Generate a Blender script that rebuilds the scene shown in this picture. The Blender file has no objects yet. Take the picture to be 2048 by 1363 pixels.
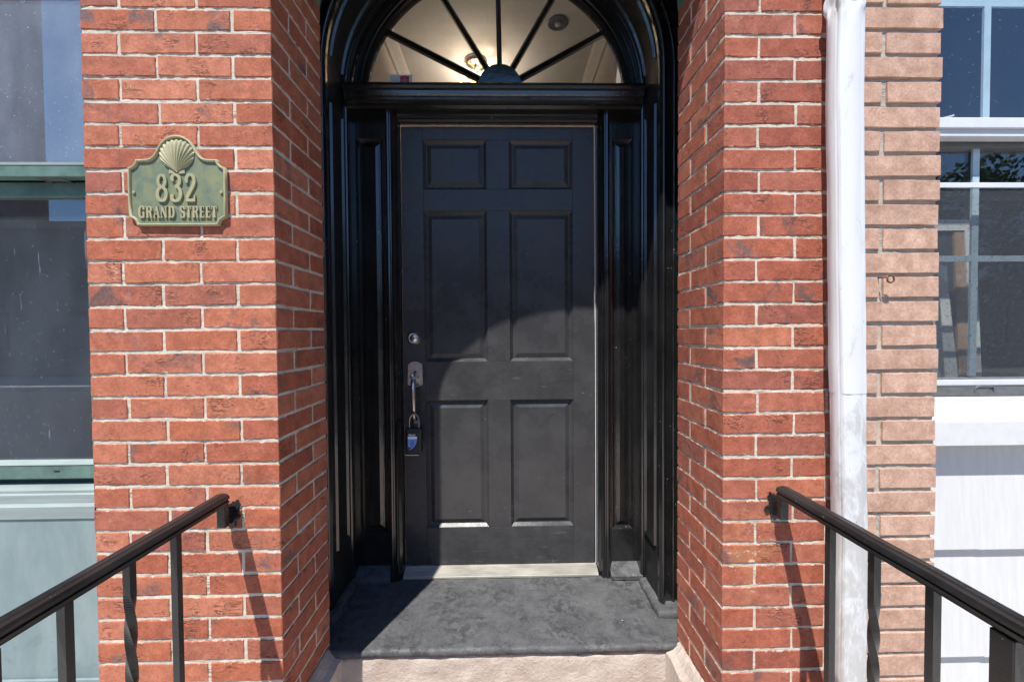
import bpy, bmesh, math, random
from mathutils import Vector, Matrix, noise

# ------------------------------------------------------------------ camera, sky, sun, exposure
S = bpy.context.scene
COL = S.collection
R = math.radians
cam = bpy.data.cameras.new('camera'); cam_o = bpy.data.objects.new('camera', cam); COL.objects.link(cam_o)
cam.sensor_width = 36; cam.lens = 802/2048*36; cam.clip_start = .02; cam.clip_end = 500
yaw, pitch, roll = R(1.07), R(1.2), R(.4)
fw = Vector((math.sin(yaw)*math.cos(pitch), math.cos(yaw)*math.cos(pitch), -math.sin(pitch)))
r0 = Vector((math.cos(yaw), -math.sin(yaw), 0)); u0 = r0.cross(fw)
rt = r0*math.cos(roll) - u0*math.sin(roll); up = r0*math.sin(roll) + u0*math.cos(roll)
cam_o.matrix_world = Matrix(((rt.x, up.x, -fw.x, 0), (rt.y, up.y, -fw.y, -1.146), (rt.z, up.z, -fw.z, 1.137), (0, 0, 0, 1)))
S.camera = cam_o

SUN = Vector((.45, 1.0, -2.0)).normalized()          # direction the light travels
W = bpy.data.worlds.new('World'); S.world = W; W.use_nodes = True
sky = W.node_tree.nodes.new('ShaderNodeTexSky'); sky.sky_type = 'NISHITA'; sky.sun_disc = False
sky.sun_elevation = math.asin(-SUN.z); sky.sun_rotation = math.atan2(-SUN.x, -SUN.y) % (2*math.pi)
sky.air_density = 1.0; sky.dust_density = 0.; sky.ozone_density = 8.0
W.node_tree.links.new(sky.outputs[0], W.node_tree.nodes['Background'].inputs[0])
W.node_tree.nodes['Background'].inputs[1].default_value = .12
sun = bpy.data.lights.new('sun', 'SUN'); sun.energy = 4.6; sun.angle = R(.6); sun.color = (1, .965, .91)
sun_o = bpy.data.objects.new('sun', sun); COL.objects.link(sun_o)
sun_o.rotation_euler = SUN.to_track_quat('-Z', 'Y').to_euler(); sun_o.location = (-3, -8, 12)
S.view_settings.view_transform = 'Standard'; S.view_settings.look = 'None'
S.view_settings.exposure = .72; S.view_settings.gamma = 1
try: S.view_settings.use_curve_mapping = False
except Exception: pass
try:
    S.cycles.use_denoising = True; S.cycles.max_bounces = 8; S.cycles.transparent_max_bounces = 12
    S.cycles.sample_clamp_indirect = 6
except Exception: pass
rng = random.Random(7)

# ------------------------------------------------------------------ material helper
class Mt:
    def __init__(s, name, rough=.6, spec=.5):
        s.m = bpy.data.materials.new(name); s.m.use_nodes = True
        s.nt = s.m.node_tree; s.b = s.nt.nodes['Principled BSDF']; s.out = s.nt.nodes['Material Output']
        s.b.inputs['Roughness'].default_value = rough
        s.b.inputs['Specular IOR Level'].default_value = spec
    def set(s, sock, v):
        if hasattr(v, 'is_linked') or isinstance(v, bpy.types.NodeSocket): s.nt.links.new(v, sock)
        elif isinstance(v, tuple) and len(v) == 3 and sock.type == 'RGBA': sock.default_value = (*v, 1)
        else: sock.default_value = v
    def n(s, t, ins=None, **kw):
        nd = s.nt.nodes.new('ShaderNode'+t)
        for k, v in kw.items(): setattr(nd, k, v)
        for k, v in (ins or {}).items(): s.set(nd.inputs[k], v)
        return nd
    def pos(s): return s.n('NewGeometry').outputs['Position']
    def noise(s, vec, scale, detail=4, rough=.55, dist=0):
        return s.n('TexNoise', {'Vector': vec, 'Scale': scale, 'Detail': detail, 'Roughness': rough, 'Distortion': dist}).outputs['Fac']
    def scl(s, vec, v): return s.n('VectorMath', {0: vec, 1: v}, operation='MULTIPLY').outputs[0]
    def ramp(s, fac, a, b, lo=0., hi=1.):
        return s.n('MapRange', {'Value': fac, 'From Min': a, 'From Max': b, 'To Min': lo, 'To Max': hi}, interpolation_type='SMOOTHSTEP').outputs[0]
    def mix(s, f, a, b, mode='MIX'):
        nd = s.n('Mix', data_type='RGBA', blend_type=mode)
        s.set(nd.inputs[0], f); s.set(nd.inputs[6], a); s.set(nd.inputs[7], b); return nd.outputs[2]
    def math(s, op, a, b=0.):
        nd = s.n('Math', operation=op); s.set(nd.inputs[0], a); s.set(nd.inputs[1], b); return nd.outputs[0]
    def bump(s, h, strength=.4, dist=.002, nrm=None):
        ins = {'Height': h, 'Strength': strength, 'Distance': dist}
        if nrm is not None: ins['Normal'] = nrm
        return s.n('Bump', ins).outputs[0]
    def col(s, c): s.set(s.b.inputs['Base Color'], c); return s
    def rgh(s, c): s.set(s.b.inputs['Roughness'], c); return s
    def nrm(s, c): s.set(s.b.inputs['Normal'], c); return s

def brick_mat(name, reds, dark, pale, burnt=1., sandy=0., bloom=None):
    m = Mt(name, .85, .25)
    oi = m.n('ObjectInfo').outputs['Random']
    off = m.n('CombineXYZ', {0: m.math('MULTIPLY', oi, 37.), 1: m.math('MULTIPLY', oi, 91.), 2: m.math('MULTIPLY', oi, 53.)}).outputs[0]
    p = m.n('VectorMath', {0: m.pos(), 1: off}, operation='ADD').outputs[0]
    cr = m.n('ValToRGB', {0: oi}); e = cr.color_ramp.elements
    e[0].position = 0; e[0].color = (*reds[0], 1); e[1].position = 1; e[1].color = (*reds[-1], 1)
    for i, c in enumerate(reds[1:-1], 1):
        x = e.new(i/(len(reds)-1)); x.color = (*c, 1)
    c = cr.outputs[0]
    fine = m.noise(p, 140, 5, .7)
    med = m.noise(p, 26, 5, .6)
    c = m.mix(1., c, m.n('CombineXYZ', {0: m.ramp(med, .25, .75, .8, 1.2), 1: m.ramp(med, .25, .75, .74, 1.2), 2: m.ramp(med, .25, .75, .7, 1.2)}).outputs[0], 'MULTIPLY')
    # kiln-burnt patches, stronger on some bricks
    am = m.ramp(m.n('TexWhiteNoise', {'Vector': off}, noise_dimensions='3D').outputs[0], .45, 1., .08, burnt)
    bn = m.ramp(m.noise(p, 11, 6, .68, .6), .5, .66)
    c = m.mix(m.math('MULTIPLY', m.math('MULTIPLY', bn, am), .9), c, dark)
    # chalky bloom
    c = m.mix(m.math('MULTIPLY', m.ramp(m.noise(p, 17, 5, .7, .4), .6, .78), .38), c, pale)
    # drag creases
    st = m.noise(m.scl(p, (26, 26, 105)), 1., 5, .62, 1.2)
    cre = m.math('MULTIPLY', m.ramp(m.math('ABSOLUTE', m.math('SUBTRACT', st, .5)), .004, .03, 1., 0.), m.ramp(m.noise(p, 13, 2), .57, .70))
    c = m.mix(m.math('MULTIPLY', cre, .72 if not sandy else .12), c, (dark[0]*.45, dark[1]*.45, dark[2]*.45))
    pit = m.ramp(m.n('TexVoronoi', {'Vector': p, 'Scale': 75}).outputs['Distance'], .06, .16, 1., 0.)
    pit = m.math('MULTIPLY', pit, m.ramp(m.noise(p, 40, 2), .55, .62))
    c = m.mix(1., c, m.n('CombineXYZ', {0: m.ramp(fine, .3, .7, .86, 1.14), 1: m.ramp(fine, .3, .7, .82, 1.18), 2: m.ramp(fine, .3, .7, .82, 1.18)}).outputs[0], 'MULTIPLY')
    c = m.mix(m.math('MULTIPLY', pit, .85), c, (dark[0]*.35, dark[1]*.3, dark[2]*.3))
    # mortar smeared over the arrises
    g = m.n('SeparateXYZ', {0: m.n('TexCoord').outputs['Generated']})
    ez = m.math('ABSOLUTE', m.math('SUBTRACT', g.outputs[2], .5))
    sm = m.ramp(m.math('ADD', ez, m.ramp(m.noise(p, 45, 4, .7), .3, .75, -.09, .09)), .47, .53)
    c = m.mix(m.math('MULTIPLY', sm, .6 if not sandy else .25), c, (.62, .55, .45) if not sandy else (.5, .45, .38))
    if bloom:      # old lime stain on one stretch of the wall
        dd = m.n('VectorMath', {0: m.scl(m.n('VectorMath', {0: m.pos(), 1: bloom}, operation='SUBTRACT').outputs[0], (9., 9., 5.2))}, operation='LENGTH').outputs['Value']
        ms = m.ramp(m.math('ADD', dd, m.ramp(m.noise(m.pos(), 16, 5, .7), .3, .7, .9, -.4)), .3, 1.0, 1., 0.)
        c = m.mix(m.math('MULTIPLY', ms, .55), c, (.46, .20, .10))
        c = m.mix(m.math('MULTIPLY', ms, m.ramp(m.noise(m.pos(), 34, 6, .72), .55, .66)), c, (.66, .50, .36))
    m.col(c)
    h = m.math('ADD', m.math('MULTIPLY', fine, .5+sandy), m.math('MULTIPLY', med, .9))
    h = m.math('SUBTRACT', h, m.math('MULTIPLY', m.math('ADD', m.math('MULTIPLY', cre, 1.-.9*sandy), pit), 1.1))
    m.nrm(m.bump(h, .8-.45*sandy, .0034-.0014*sandy))
    return m.m

def plain(name, color, rough=.6, spec=.5, var=.12, scale=30, bump=.1, metallic=0., stretch=(1, 1, 1), dist=.002):
    m = Mt(name, rough, spec)
    p = m.scl(m.pos(), stretch)
    v = m.noise(p, scale, 5, .6)
    lo = tuple(c*(1-var) for c in color); hi = tuple(min(1, c*(1+var)) for c in color)
    m.col(m.mix(m.ramp(v, .25, .75), lo, hi)); m.rgh(m.ramp(v, .2, .8, rough*.85, min(1, rough*1.15)))
    m.b.inputs['Metallic'].default_value = metallic
    if bump: m.nrm(m.bump(v, bump, dist))
    return m.m

RED = brick_mat('red_brick', [(.38, .122, .069), (.44, .160, .094), (.34, .100, .058), (.47, .182, .112), (.39, .130, .076), (.31, .108, .076), (.42, .140, .074), (.35, .105, .062)], (.16, .098, .09), (.58, .38, .31), 1.25)
RED2 = brick_mat('sooty_red_brick', [(.33, .098, .060), (.38, .125, .076), (.27, .080, .054), (.39, .138, .088), (.29, .098, .070), (.35, .108, .065)], (.125, .08, .073), (.50, .33, .28), 1.3, 0., (.715, 0., .50))
PINK = brick_mat('pink_brick', [(.465, .300, .226), (.50, .325, .246), (.44, .284, .214), (.48, .312, .236)], (.42, .29, .22), (.52, .43, .36), .35, 1.)

def mortar_mat(name, a, b):
    m = Mt(name, .95, .15); p = m.pos()
    c = m.mix(m.ramp(m.noise(p, 22, 5, .7), .3, .7), a, b)
    c = m.mix(m.math('MULTIPLY', m.ramp(m.noise(p, 9, 6, .75, .8), .6, .72), .6), c, (.16, .14, .12))
    hl = m.noise(m.scl(p, (7, 7, 120)), 1., 4, .6, .5)  # dark hairlines paint the shadowed gaps between mortar and brick into the colour
    c = m.mix(m.math('MULTIPLY', m.math('MULTIPLY', m.ramp(m.math('ABSOLUTE', m.math('SUBTRACT', hl, .5)), .006, .03, 1., 0.), m.ramp(m.noise(p, 6, 3), .45, .6)), .75), c, (.10, .085, .07))
    m.col(c); m.nrm(m.bump(m.noise(p, 190, 5, .75), .8, .003)); return m.m
MORTAR = mortar_mat('cream_mortar', (.52, .465, .37), (.68, .62, .52))
GREYM = mortar_mat('grey_mortar', (.40, .365, .31), (.50, .46, .395))

def black_paint(name, base=.012, rough=.22, dust=.35, grain=(1, 1, .06), spec=.55, lump=.3, hi=3.4):
    m = Mt(name, rough, spec); p = m.pos()
    g = m.noise(m.scl(p, tuple(60*k for k in grain)), 3., 4, .6)
    d = m.noise(p, 7, 5, .65)
    fleck = m.math('MULTIPLY', m.ramp(m.noise(p, 85, 3, .6), .70, .74), m.ramp(m.noise(p, 5, 3), .45, .6))
    c = m.mix(m.math('MULTIPLY', m.ramp(d, .35, .7), dust), (base, base, base*1.05), (base*hi, base*hi*.985, base*hi*.97))
    c = m.mix(m.math('MULTIPLY', fleck, .8), c, (.35, .35, .36))
    m.col(c); m.rgh(m.ramp(d, .3, .75, rough*.8, rough*1.5))
    m.nrm(m.bump(m.math('ADD', g, m.math('MULTIPLY', m.noise(p, 42, 4), lump)), .22, .0022)); return m.m
BLK = black_paint('black_gloss_paint', .008, .14, .3, (1, 1, .06), 1., 1.1)
DOORP = black_paint('black_door_paint', .040, .27, .5, (1, 1, .05), .34, .3, 1.8)
BLKM = black_paint('black_satin_paint', .009, .5, .3, (1, 1, .06), .35)
def door_rail_paint():
    m = Mt('worn_black_paint', .26, .36); p = m.pos()
    d = m.noise(p, 6, 5, .65)
    c = m.mix(m.math('MULTIPLY', m.ramp(d, .35, .7), .6), (.036, .036, .037), (.072, .072, .073))
    st = m.noise(m.scl(p, (9, 9, 60)), 1.6, 7, .75, .8)
    w = m.math('MULTIPLY', m.ramp(st, .57, .65), m.ramp(m.noise(p, 4.5, 3), .42, .58))
    c = m.mix(m.math('MULTIPLY', w, .3), c, (.22, .22, .23)); m.col(c)
    m.nrm(m.bump(m.noise(m.scl(p, (6, 6, 110)), 1.5, 4), .2, .002)); return m.m
DOORR = door_rail_paint()
IRON = black_paint('black_iron_paint', .012, .3, .35, (1, .1, 1), .5, .9)

def slab_mat():
    m = Mt('worn_black_step', .55, .4); p = m.pos()
    a = m.noise(p, 34, 6, .66, .25); b = m.noise(p, 150, 5, .7); e = m.noise(p, 9, 5, .7, .3)
    f = m.ramp(m.math('ADD', a, m.math('MULTIPLY', m.math('SUBTRACT', b, .5), .25)), .46, .53)
    zone = m.ramp(m.noise(p, 6.5, 5, .7), .40, .62)
    c = m.mix(m.ramp(e, .3, .7), (.066, .067, .070), (.108, .109, .113))
    c = m.mix(m.math('MULTIPLY', m.math('MULTIPLY', f, zone), .75), c, (.026, .027, .030))
    c = m.mix(m.math('MULTIPLY', m.ramp(b, .5, .70), .6), c, (.15, .15, .153))
    c = m.mix(m.ramp(m.noise(p, 75, 2), .755, .77), c, (.45, .45, .44))
    c = m.mix(m.math('MULTIPLY', m.ramp(m.noise(m.scl(p, (2, 24, 24)), 1.5, 5, .65), .60, .70), .5), c, (.03, .03, .032))
    m.col(c); m.rgh(m.ramp(a, .3, .7, .5, .7))
    m.nrm(m.bump(m.math('ADD', m.math('MULTIPLY', f, -.5), b), .6, .003)); return m.m
SLAB = slab_mat()
def stone_mat():
    m = Mt('beige_sandstone', .9, .2); p = m.pos()
    a = m.noise(p, 8, 6, .65); b = m.noise(p, 90, 5, .7)
    c = m.mix(m.ramp(a, .3, .7), (.43, .35, .29), (.53, .455, .395))
    c = m.mix(m.math('MULTIPLY', m.ramp(m.noise(p, 48, 4, .7), .66, .72), .9), c, (.05, .045, .04))
    m.col(c); m.nrm(m.bump(m.math('ADD', m.math('MULTIPLY', a, 2.), b), .8, .006)); return m.m
STONE = stone_mat()
TAUPE = plain('taupe_wall_paint', (.64, .60, .55), .8, .2, .06, 6, 0)
GREENW = plain('green_window_paint', (.095, .165, .14), .45, .5, .3, 14, .15)
GREEND = plain('green_soffit_paint', (.025, .16, .105), .4, .5, .15, 14, .1)
PALEG = plain('pale_grey_green_sill_paint', (.24, .285, .275), .5, .4, .12, 20, .1, stretch=(.25, 1, 2))
def panel_mat():
    m = Mt('pale_teal_panel', .6, .4); p = m.pos()
    a = m.noise(m.scl(p, (1, 1, .35)), 9, 6, .68, .2)
    c = m.mix(m.ramp(a, .3, .72), (.165, .225, .232), (.235, .295, .297))
    c = m.mix(m.math('MULTIPLY', m.ramp(m.noise(m.scl(p, (1, 1, 1.6)), 6, 4, .6, .8), .64, .68), .3), c, (.11, .16, .175))
    m.col(c); m.nrm(m.bump(a, .35, .004)); return m.m
PANEL = panel_mat()
WHITE = plain('white_house_paint', (.57, .57, .565), .55, .4, .05, 80, .5, stretch=(1, 1, .08))
WHITES = plain('white_sill_paint', (.60, .60, .60), .5, .4, .04, 40, .1)
VINYL = plain('white_vinyl_frame', (.60, .62, .65), .4, .5, .05, 20, .05)
BLUEV = plain('pale_blue_muntin', (.42, .56, .62), .4, .5, .08, 20, .05)
DARKAL = plain('dark_aluminium', (.12, .125, .13), .4, .5, .2, 50, .1)
ALU = plain('threshold_aluminium', (.33, .31, .265), .5, .5, .25, 24, .15, .0, (.3, 1, 1))
NICKEL = plain('satin_nickel', (.62, .58, .53), .3, .5, .06, 60, .03, 1.)
STRIP = plain('pale_weatherstrip', (.62, .52, .42), .5, .4, .2, 30, .1)
PLASTIC = plain('black_plastic', (.012, .013, .016), .38, .5, .15, 40, .08)
RUST = plain('rusty_iron', (.13, .06, .035), .85, .3, .4, 90, .5)
SOOT = plain('black_mastic', (.018, .017, .017), .7, .3, .4, 90, .6)
BOARDW = plain('pale_primed_board', (.62, .66, .64), .7, .3, .1, 18, .1, stretch=(1, 1, .3))
WOOD = plain('raw_wood_edge', (.36, .24, .15), .75, .3, .2, 40, .2, stretch=(1, 1, .1))
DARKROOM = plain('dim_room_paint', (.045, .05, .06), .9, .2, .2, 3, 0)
def pipe_mat():
    m = Mt('white_downspout_paint', .38, .45); p = m.pos()
    z = m.n('SeparateXYZ', {0: p}).outputs[2]
    w = m.noise(m.scl(p, (17, 17, 6.5)), 1., 7, .72, .3)
    low = m.ramp(z, 1.05, .70, -.10, .10)
    f = m.ramp(m.math('ADD', w, low), .48, .64)
    c = m.mix(m.math('MULTIPLY', f, .6), (.64, .65, .665), (.34, .325, .30))
    sc = m.math('MULTIPLY', m.ramp(m.noise(m.scl(p, (120, 120, 22)), 1., 4, .6), .70, .74), .8)
    c = m.mix(sc, c, (.25, .25, .26)); m.col(c)
    m.nrm(m.bump(m.noise(m.scl(p, (40, 40, 10)), 1., 4), .12, .002)); return m.m
PIPE = pipe_mat()
def patina(name, a, b, d):
    m = Mt(name, .55, .4); p = m.pos()
    n1 = m.noise(m.scl(p, (1, 1, .7)), 26, 6, .62, .5)
    c = m.mix(m.ramp(n1, .3, .7), a, b)
    c = m.mix(m.math('MULTIPLY', m.ramp(m.noise(p, 60, 5, .7), .58, .72), .6), c, d)
    m.col(c); m.nrm(m.bump(m.noise(p, 160, 4), .4, .0012)); return m.m
PATF = patina('verdigris_face', (.115, .16, .118), (.215, .228, .118), (.072, .10, .085))
PATR = patina('verdigris_relief', (.30, .295, .17), (.38, .345, .205), (.19, .22, .13))

def glass(name, dust=0., dustcol=(.42, .48, .54), dscale=5., tint=(1, 1, 1), ior=1.5, streak=0.):
    m = Mt(name); nt = m.nt; nt.nodes.remove(m.b); p = m.pos()
    tr = m.n('BsdfTransparent', {'Color': tint}); gl = m.n('BsdfGlossy', {'Roughness': .0, 'Color': (.95, .97, 1)})
    bf = m.n('NewGeometry').outputs['Backfacing']
    fr = m.n('Fresnel', {'IOR': m.ramp(bf, 0., 1., ior, 1/ior)})
    a = m.n('MixShader', {0: fr.outputs[0], 1: tr.outputs[0], 2: gl.outputs[0]}).outputs[0]
    if dust:
        df = m.n('BsdfDiffuse', {'Color': dustcol})
        f = m.ramp(m.noise(m.scl(p, (1, 1, .45)), dscale, 6, .62), .3, .75, dust*.45, dust)
        if streak:
            z = m.n('SeparateXYZ', {0: p}).outputs[2]
            f = m.math('ADD', f, m.math('MULTIPLY', m.ramp(m.noise(m.scl(p, (70, 70, 6)), 1., 4, .6), .66, .72), streak))
        fk = m.math('MULTIPLY', m.ramp(m.noise(p, 160, 2), .71, .74), .5)
        f = m.math('MINIMUM', m.math('ADD', f, fk), .9)
        a = m.n('MixShader', {0: f, 1: a, 2: df.outputs[0]}).outputs[0]
    nt.links.new(a, m.out.inputs[0]); return m.m
GLASS = glass('clear_glass', .05, (.5, .48, .45), 8.)
GL_LU = glass('dusty_glass', .32, (.38, .45, .55), 6., ior=2.1)
GL_LL = glass('grimy_glass', .09, (.34, .40, .48), 5., ior=1.75, streak=.3)
GL_R = glass('window_glass', .012, (.4, .45, .5), 9., ior=1.65)
def screen_mat():
    m = Mt('insect_screen'); m.nt.nodes.remove(m.b); p = m.pos()
    tr = m.n('BsdfTransparent'); df = m.n('BsdfDiffuse', {'Color': (.075, .085, .10)})
    fk = m.ramp(m.noise(p, 190, 2), .62, .72, .30, .75)
    a = m.n('MixShader', {0: fk, 1: tr.outputs[0], 2: df.outputs[0]}).outputs[0]
    m.nt.links.new(a, m.out.inputs[0]); return m.m
SCREEN = screen_mat()
def emis(name, c, s):
    m = Mt(name); m.b.inputs['Emission Color'].default_value = (*c, 1); m.b.inputs['Emission Strength'].default_value = s
    m.b.inputs['Base Color'].default_value = (*c, 1); return m.m
LAMP = emis('warm_lamp_glow', (1, .68, .30), 3.0)
LEAF = plain('green_leaf', (.055, .095, .025), .6, .3, .5, 2.5, 0)
BARK = plain('brown_bark', (.10, .075, .055), .95, .2, .3, 12, .5)
ASPH = plain('asphalt', (.06, .06, .062), .9, .3, .2, 40, .3)
CONC = plain('pavement_concrete', (.54, .52, .48), .9, .2, .12, 14, .3)
FARB = plain('far_brick_wall', (.20, .12, .095), .9, .2, .2, 5, .2)
FARC = plain('far_stucco_wall', (.22, .20, .18), .9, .2, .12, 2, .1)
def walltex():
    m = Mt('plain_red_brickwork', .9, .2)
    v = m.n('SeparateXYZ', {0: m.pos()}); uv = m.n('CombineXYZ', {0: m.math('ADD', v.outputs[0], v.outputs[1]), 1: v.outputs[2]}).outputs[0]
    b = m.n('TexBrick', {'Vector': uv, 'Color1': (.42, .11, .065), 'Color2': (.36, .09, .055), 'Mortar': (.72, .66, .54), 'Scale': 1., 'Mortar Size': .005, 'Brick Width': .21, 'Row Height': .0634})
    m.col(b.outputs[0]); return m.m
WALLT = walltex()

# ------------------------------------------------------------------ geometry helpers
def obj(name, me, mat, parent=None, loc=None):
    o = bpy.data.objects.new(name, me); COL.objects.link(o)
    if mat and not me.materials: me.materials.append(mat)
    if loc is not None: o.location = loc
    if parent is not None:
        o.parent = parent
        if parent.parent is None: o.matrix_parent_inverse = Matrix.Translation(-parent.location)
    return o
def thing(name, loc, label, cat, group=None):
    o = bpy.data.objects.new(name, None); COL.objects.link(o); o.location = loc; o.empty_display_size = .05
    return tag(o, label, cat, group)
def tag(o, label=None, cat=None, group=None, kind=None):
    if label: o['label'] = label
    if cat: o['category'] = cat
    if group: o['group'] = group
    if kind: o['kind'] = kind
    return o

class MB:
    def __init__(s): s.v = []; s.f = []; s.sm = []
    def add(s, vs, fs, smooth=False):
        k = len(s.v); s.v += [tuple(p) for p in vs]; s.f += [tuple(i+k for i in f) for f in fs]; s.sm += [smooth]*len(fs); return s
    def box(s, x0, x1, y0, y1, z0, z1, bev=0., jit=0.):
        if bev <= 0:
            vs = [(x, y, z) for z in (z0, z1) for y in (y0, y1) for x in (x0, x1)]
            return s.add(vs, [(0, 2, 3, 1), (4, 5, 7, 6), (0, 1, 5, 4), (2, 6, 7, 3), (0, 4, 6, 2), (1, 3, 7, 5)])
        bm = bmesh.new(); bmesh.ops.create_cube(bm, size=1)
        for v in bm.verts: v.co = Vector(((x0+x1)/2+v.co.x*(x1-x0), (y0+y1)/2+v.co.y*(y1-y0), (z0+z1)/2+v.co.z*(z1-z0)))
        bmesh.ops.bevel(bm, geom=bm.edges[:], offset=bev, segments=2, profile=.5, affect='EDGES')
        bm.verts.index_update()
        vs = [v.co + Vector((rng.uniform(-jit, jit), rng.uniform(-jit, jit), rng.uniform(-jit, jit))) for v in bm.verts]
        s.add(vs, [[v.index for v in f.verts] for f in bm.faces]); bm.free(); return s
    def prism(s, pts, y0, y1, axis='y'):
        """polygon pts (u,w) extruded; axis y: (u,*,w); x: (*,u,w); z: (u,w,*)"""
        n = len(pts)
        mk = {'y': lambda u, w, t: (u, t, w), 'x': lambda u, w, t: (t, u, w), 'z': lambda u, w, t: (u, w, t)}[axis]
        vs = [mk(u, w, y0) for u, w in pts] + [mk(u, w, y1) for u, w in pts]
        return s.add(vs, [tuple(range(n)), tuple(range(2*n-1, n-1, -1))] + [(i, i+n, (i+1) % n+n, (i+1) % n) for i in range(n)])
    def loft(s, rings, closed=True, caps=True, smooth=True):
        n = len(rings[0]); vs = [p for r in rings for p in r]; fs = []
        for a in range(len(rings)-1):
            for i in range(n if closed else n-1):
                j = (i+1) % n; fs.append((a*n+i, a*n+j, (a+1)*n+j, (a+1)*n+i))
        s.add(vs, fs, smooth)
        if caps and closed:
            s.add(rings[0], [tuple(range(n))]); s.add(rings[-1], [tuple(range(n))])
        return s
    def tube(s, pts, rad, n=10, flat=1.):
        pts = [Vector(p) for p in pts]; rings = []
        rad = rad if hasattr(rad, '__len__') else [rad]*len(pts)
        nx = Vector((1, 0, 0))
        for i, p in enumerate(pts):
            t = (pts[min(i+1, len(pts)-1)]-pts[max(i-1, 0)]).normalized()
            a = nx - t*nx.dot(t)
            if a.length < .1: a = Vector((0, 1, 0)) - t*t.y
            a.normalize(); nx = a; b = t.cross(a)
            rings.append([p + a*math.cos(2*math.pi*k/n)*rad[i] + b*math.sin(2*math.pi*k/n)*rad[i]*flat for k in range(n)])
        return s.loft(rings)
    def lathe(s, c, prof, n=24, axis=(0, -1, 0)):
        """prof [(r, t)] turned about axis through c"""
        ax = Vector(axis).normalized(); a = ax.orthogonal().normalized(); b = ax.cross(a); c = Vector(c)
        return s.loft([[c + ax*t + (a*math.cos(2*math.pi*k/n)+b*math.sin(2*math.pi*k/n))*r for k in range(n)] for r, t in prof])
    def mesh(s, name):
        me = bpy.data.meshes.new(name); me.from_pydata(s.v, [], s.f)
        me.polygons.foreach_set('use_smooth', s.sm)
        bm = bmesh.new(); bm.from_mesh(me); bmesh.ops.remove_doubles(bm, verts=bm.verts, dist=1e-5)
        bmesh.ops.recalc_face_normals(bm, faces=bm.faces); bm.to_mesh(me); bm.free(); me.update(); return me
    def build(s, name, mat, parent=None): return obj(name, s.mesh(name), mat, parent)

def catmull(pts, n=6):
    P = [Vector(p) for p in pts]; out = []
    for i in range(len(P)-1):
        a, b, c, d = P[max(i-1, 0)], P[i], P[i+1], P[min(i+2, len(P)-1)]
        for k in range(n):
            t = k/n
            out.append(.5*((2*b)+(c-a)*t+(2*a-5*b+4*c-d)*t*t+(3*b-a-3*c+d)*t**3))
    out.append(P[-1]); return out

# ------------------------------------------------------------------ ground, street, stoop
def structure(o): o['kind'] = 'structure'; return o
ZP = -.55
structure(MB().box(-60, 60, -60, 8, ZP-.4, ZP-.16).build('ground', CONC))
structure(MB().box(-60, 60, -12, -3.2, ZP-.155, ZP-.13).build('road', ASPH))
structure(MB().box(-60, 60, -3.1, -.02, ZP-.155, ZP, .02).build('pavement', CONC))
structure(MB().box(-60, 60, -15.5, -12.1, ZP-.155, ZP, .02).build('pavement', CONC))

# ------------------------------------------------------------------ red brick house
house = thing('brick_house', (0, .15, ZP), 'red brick row house with black arched doorway and green framed window', 'house')
C0, ZL = .06341, 2.0403
def zline(k): return ZL - C0*k
BRCACHE = {}
def brick_mesh(dx, dy, dz, var, bev=.0018, jz=.0013):
    key = (round(dx, 3), round(dy, 3), round(dz, 3), var, bev)
    if key in BRCACHE: return BRCACHE[key]
    r = random.Random(hash(key) & 0xffff)
    bm = bmesh.new(); bmesh.ops.create_cube(bm, size=1)
    for v in bm.verts: v.co = Vector((v.co.x*dx, v.co.y*dy, v.co.z*dz))
    for ax, d in ((0, dx), (1, dy)):
        if d > .15 or (ax == 0 and d > .05):
            k = 3 if d > .15 else 1
            for i in range(1, k+1):
                nrm = Vector((0, 0, 0)); nrm[ax] = 1; co = Vector((0, 0, 0)); co[ax] = -d/2 + d*(i+r.uniform(-.2, .2))/(k+1)
                bmesh.ops.bisect_plane(bm, geom=bm.verts[:]+bm.edges[:]+bm.faces[:], plane_co=co, plane_no=nrm)
    ed = [e for e in bm.edges if len(e.link_faces) == 2 and e.calc_face_angle() > .5]
    bmesh.ops.bevel(bm, geom=ed, offset=bev, segments=1, affect='EDGES')
    for v in bm.verts: v.co += Vector((r.uniform(-.0007, .0007), r.uniform(-.0006, .0006), r.uniform(-jz, jz)))
    me = bpy.data.meshes.new('brick'); bm.to_mesh(me); bm.free(); BRCACHE[key] = me; return me
def brick(parent, mat, x0, x1, y0, y1, z0, z1, j=.0012):
    dx, dy, dz = x1-x0, y1-y0, z1-z0
    me = brick_mesh(dx, dy, dz, rng.randrange(6), *((.0010, .0007) if mat is PINK else (.0018, .0013)))
    o = obj('brick', me, mat, parent, ((x0+x1)/2+rng.uniform(-j, j)*.6, (y0+y1)/2+rng.uniform(-j, j)*.8, (z0+z1)/2+rng.uniform(-j, j)*.5))
    o.rotation_euler = (rng.uniform(-.006, .006), rng.uniform(-.007, .007), rng.uniform(-.006, .006)); return o

def mortar_sheet(mb, p0, u, w, nu, nw, nrm, amp=.0016, sc=55):
    """bumpy joint surface: grid from p0 along u and w"""
    p0, u, w, nrm = Vector(p0), Vector(u), Vector(w), Vector(nrm)
    vs = []
    for j in range(nw+1):
        for i in range(nu+1):
            p = p0 + u*i/nu + w*j/nw
            h = noise.noise(p*sc)*amp + noise.noise(p*sc*2.7)*amp*.6
            vs.append(p + nrm*h)
    mb.add(vs, [(j*(nu+1)+i, j*(nu+1)+i+1, (j+1)*(nu+1)+i+1, (j+1)*(nu+1)+i) for j in range(nw) for i in range(nu)], True)

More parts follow.
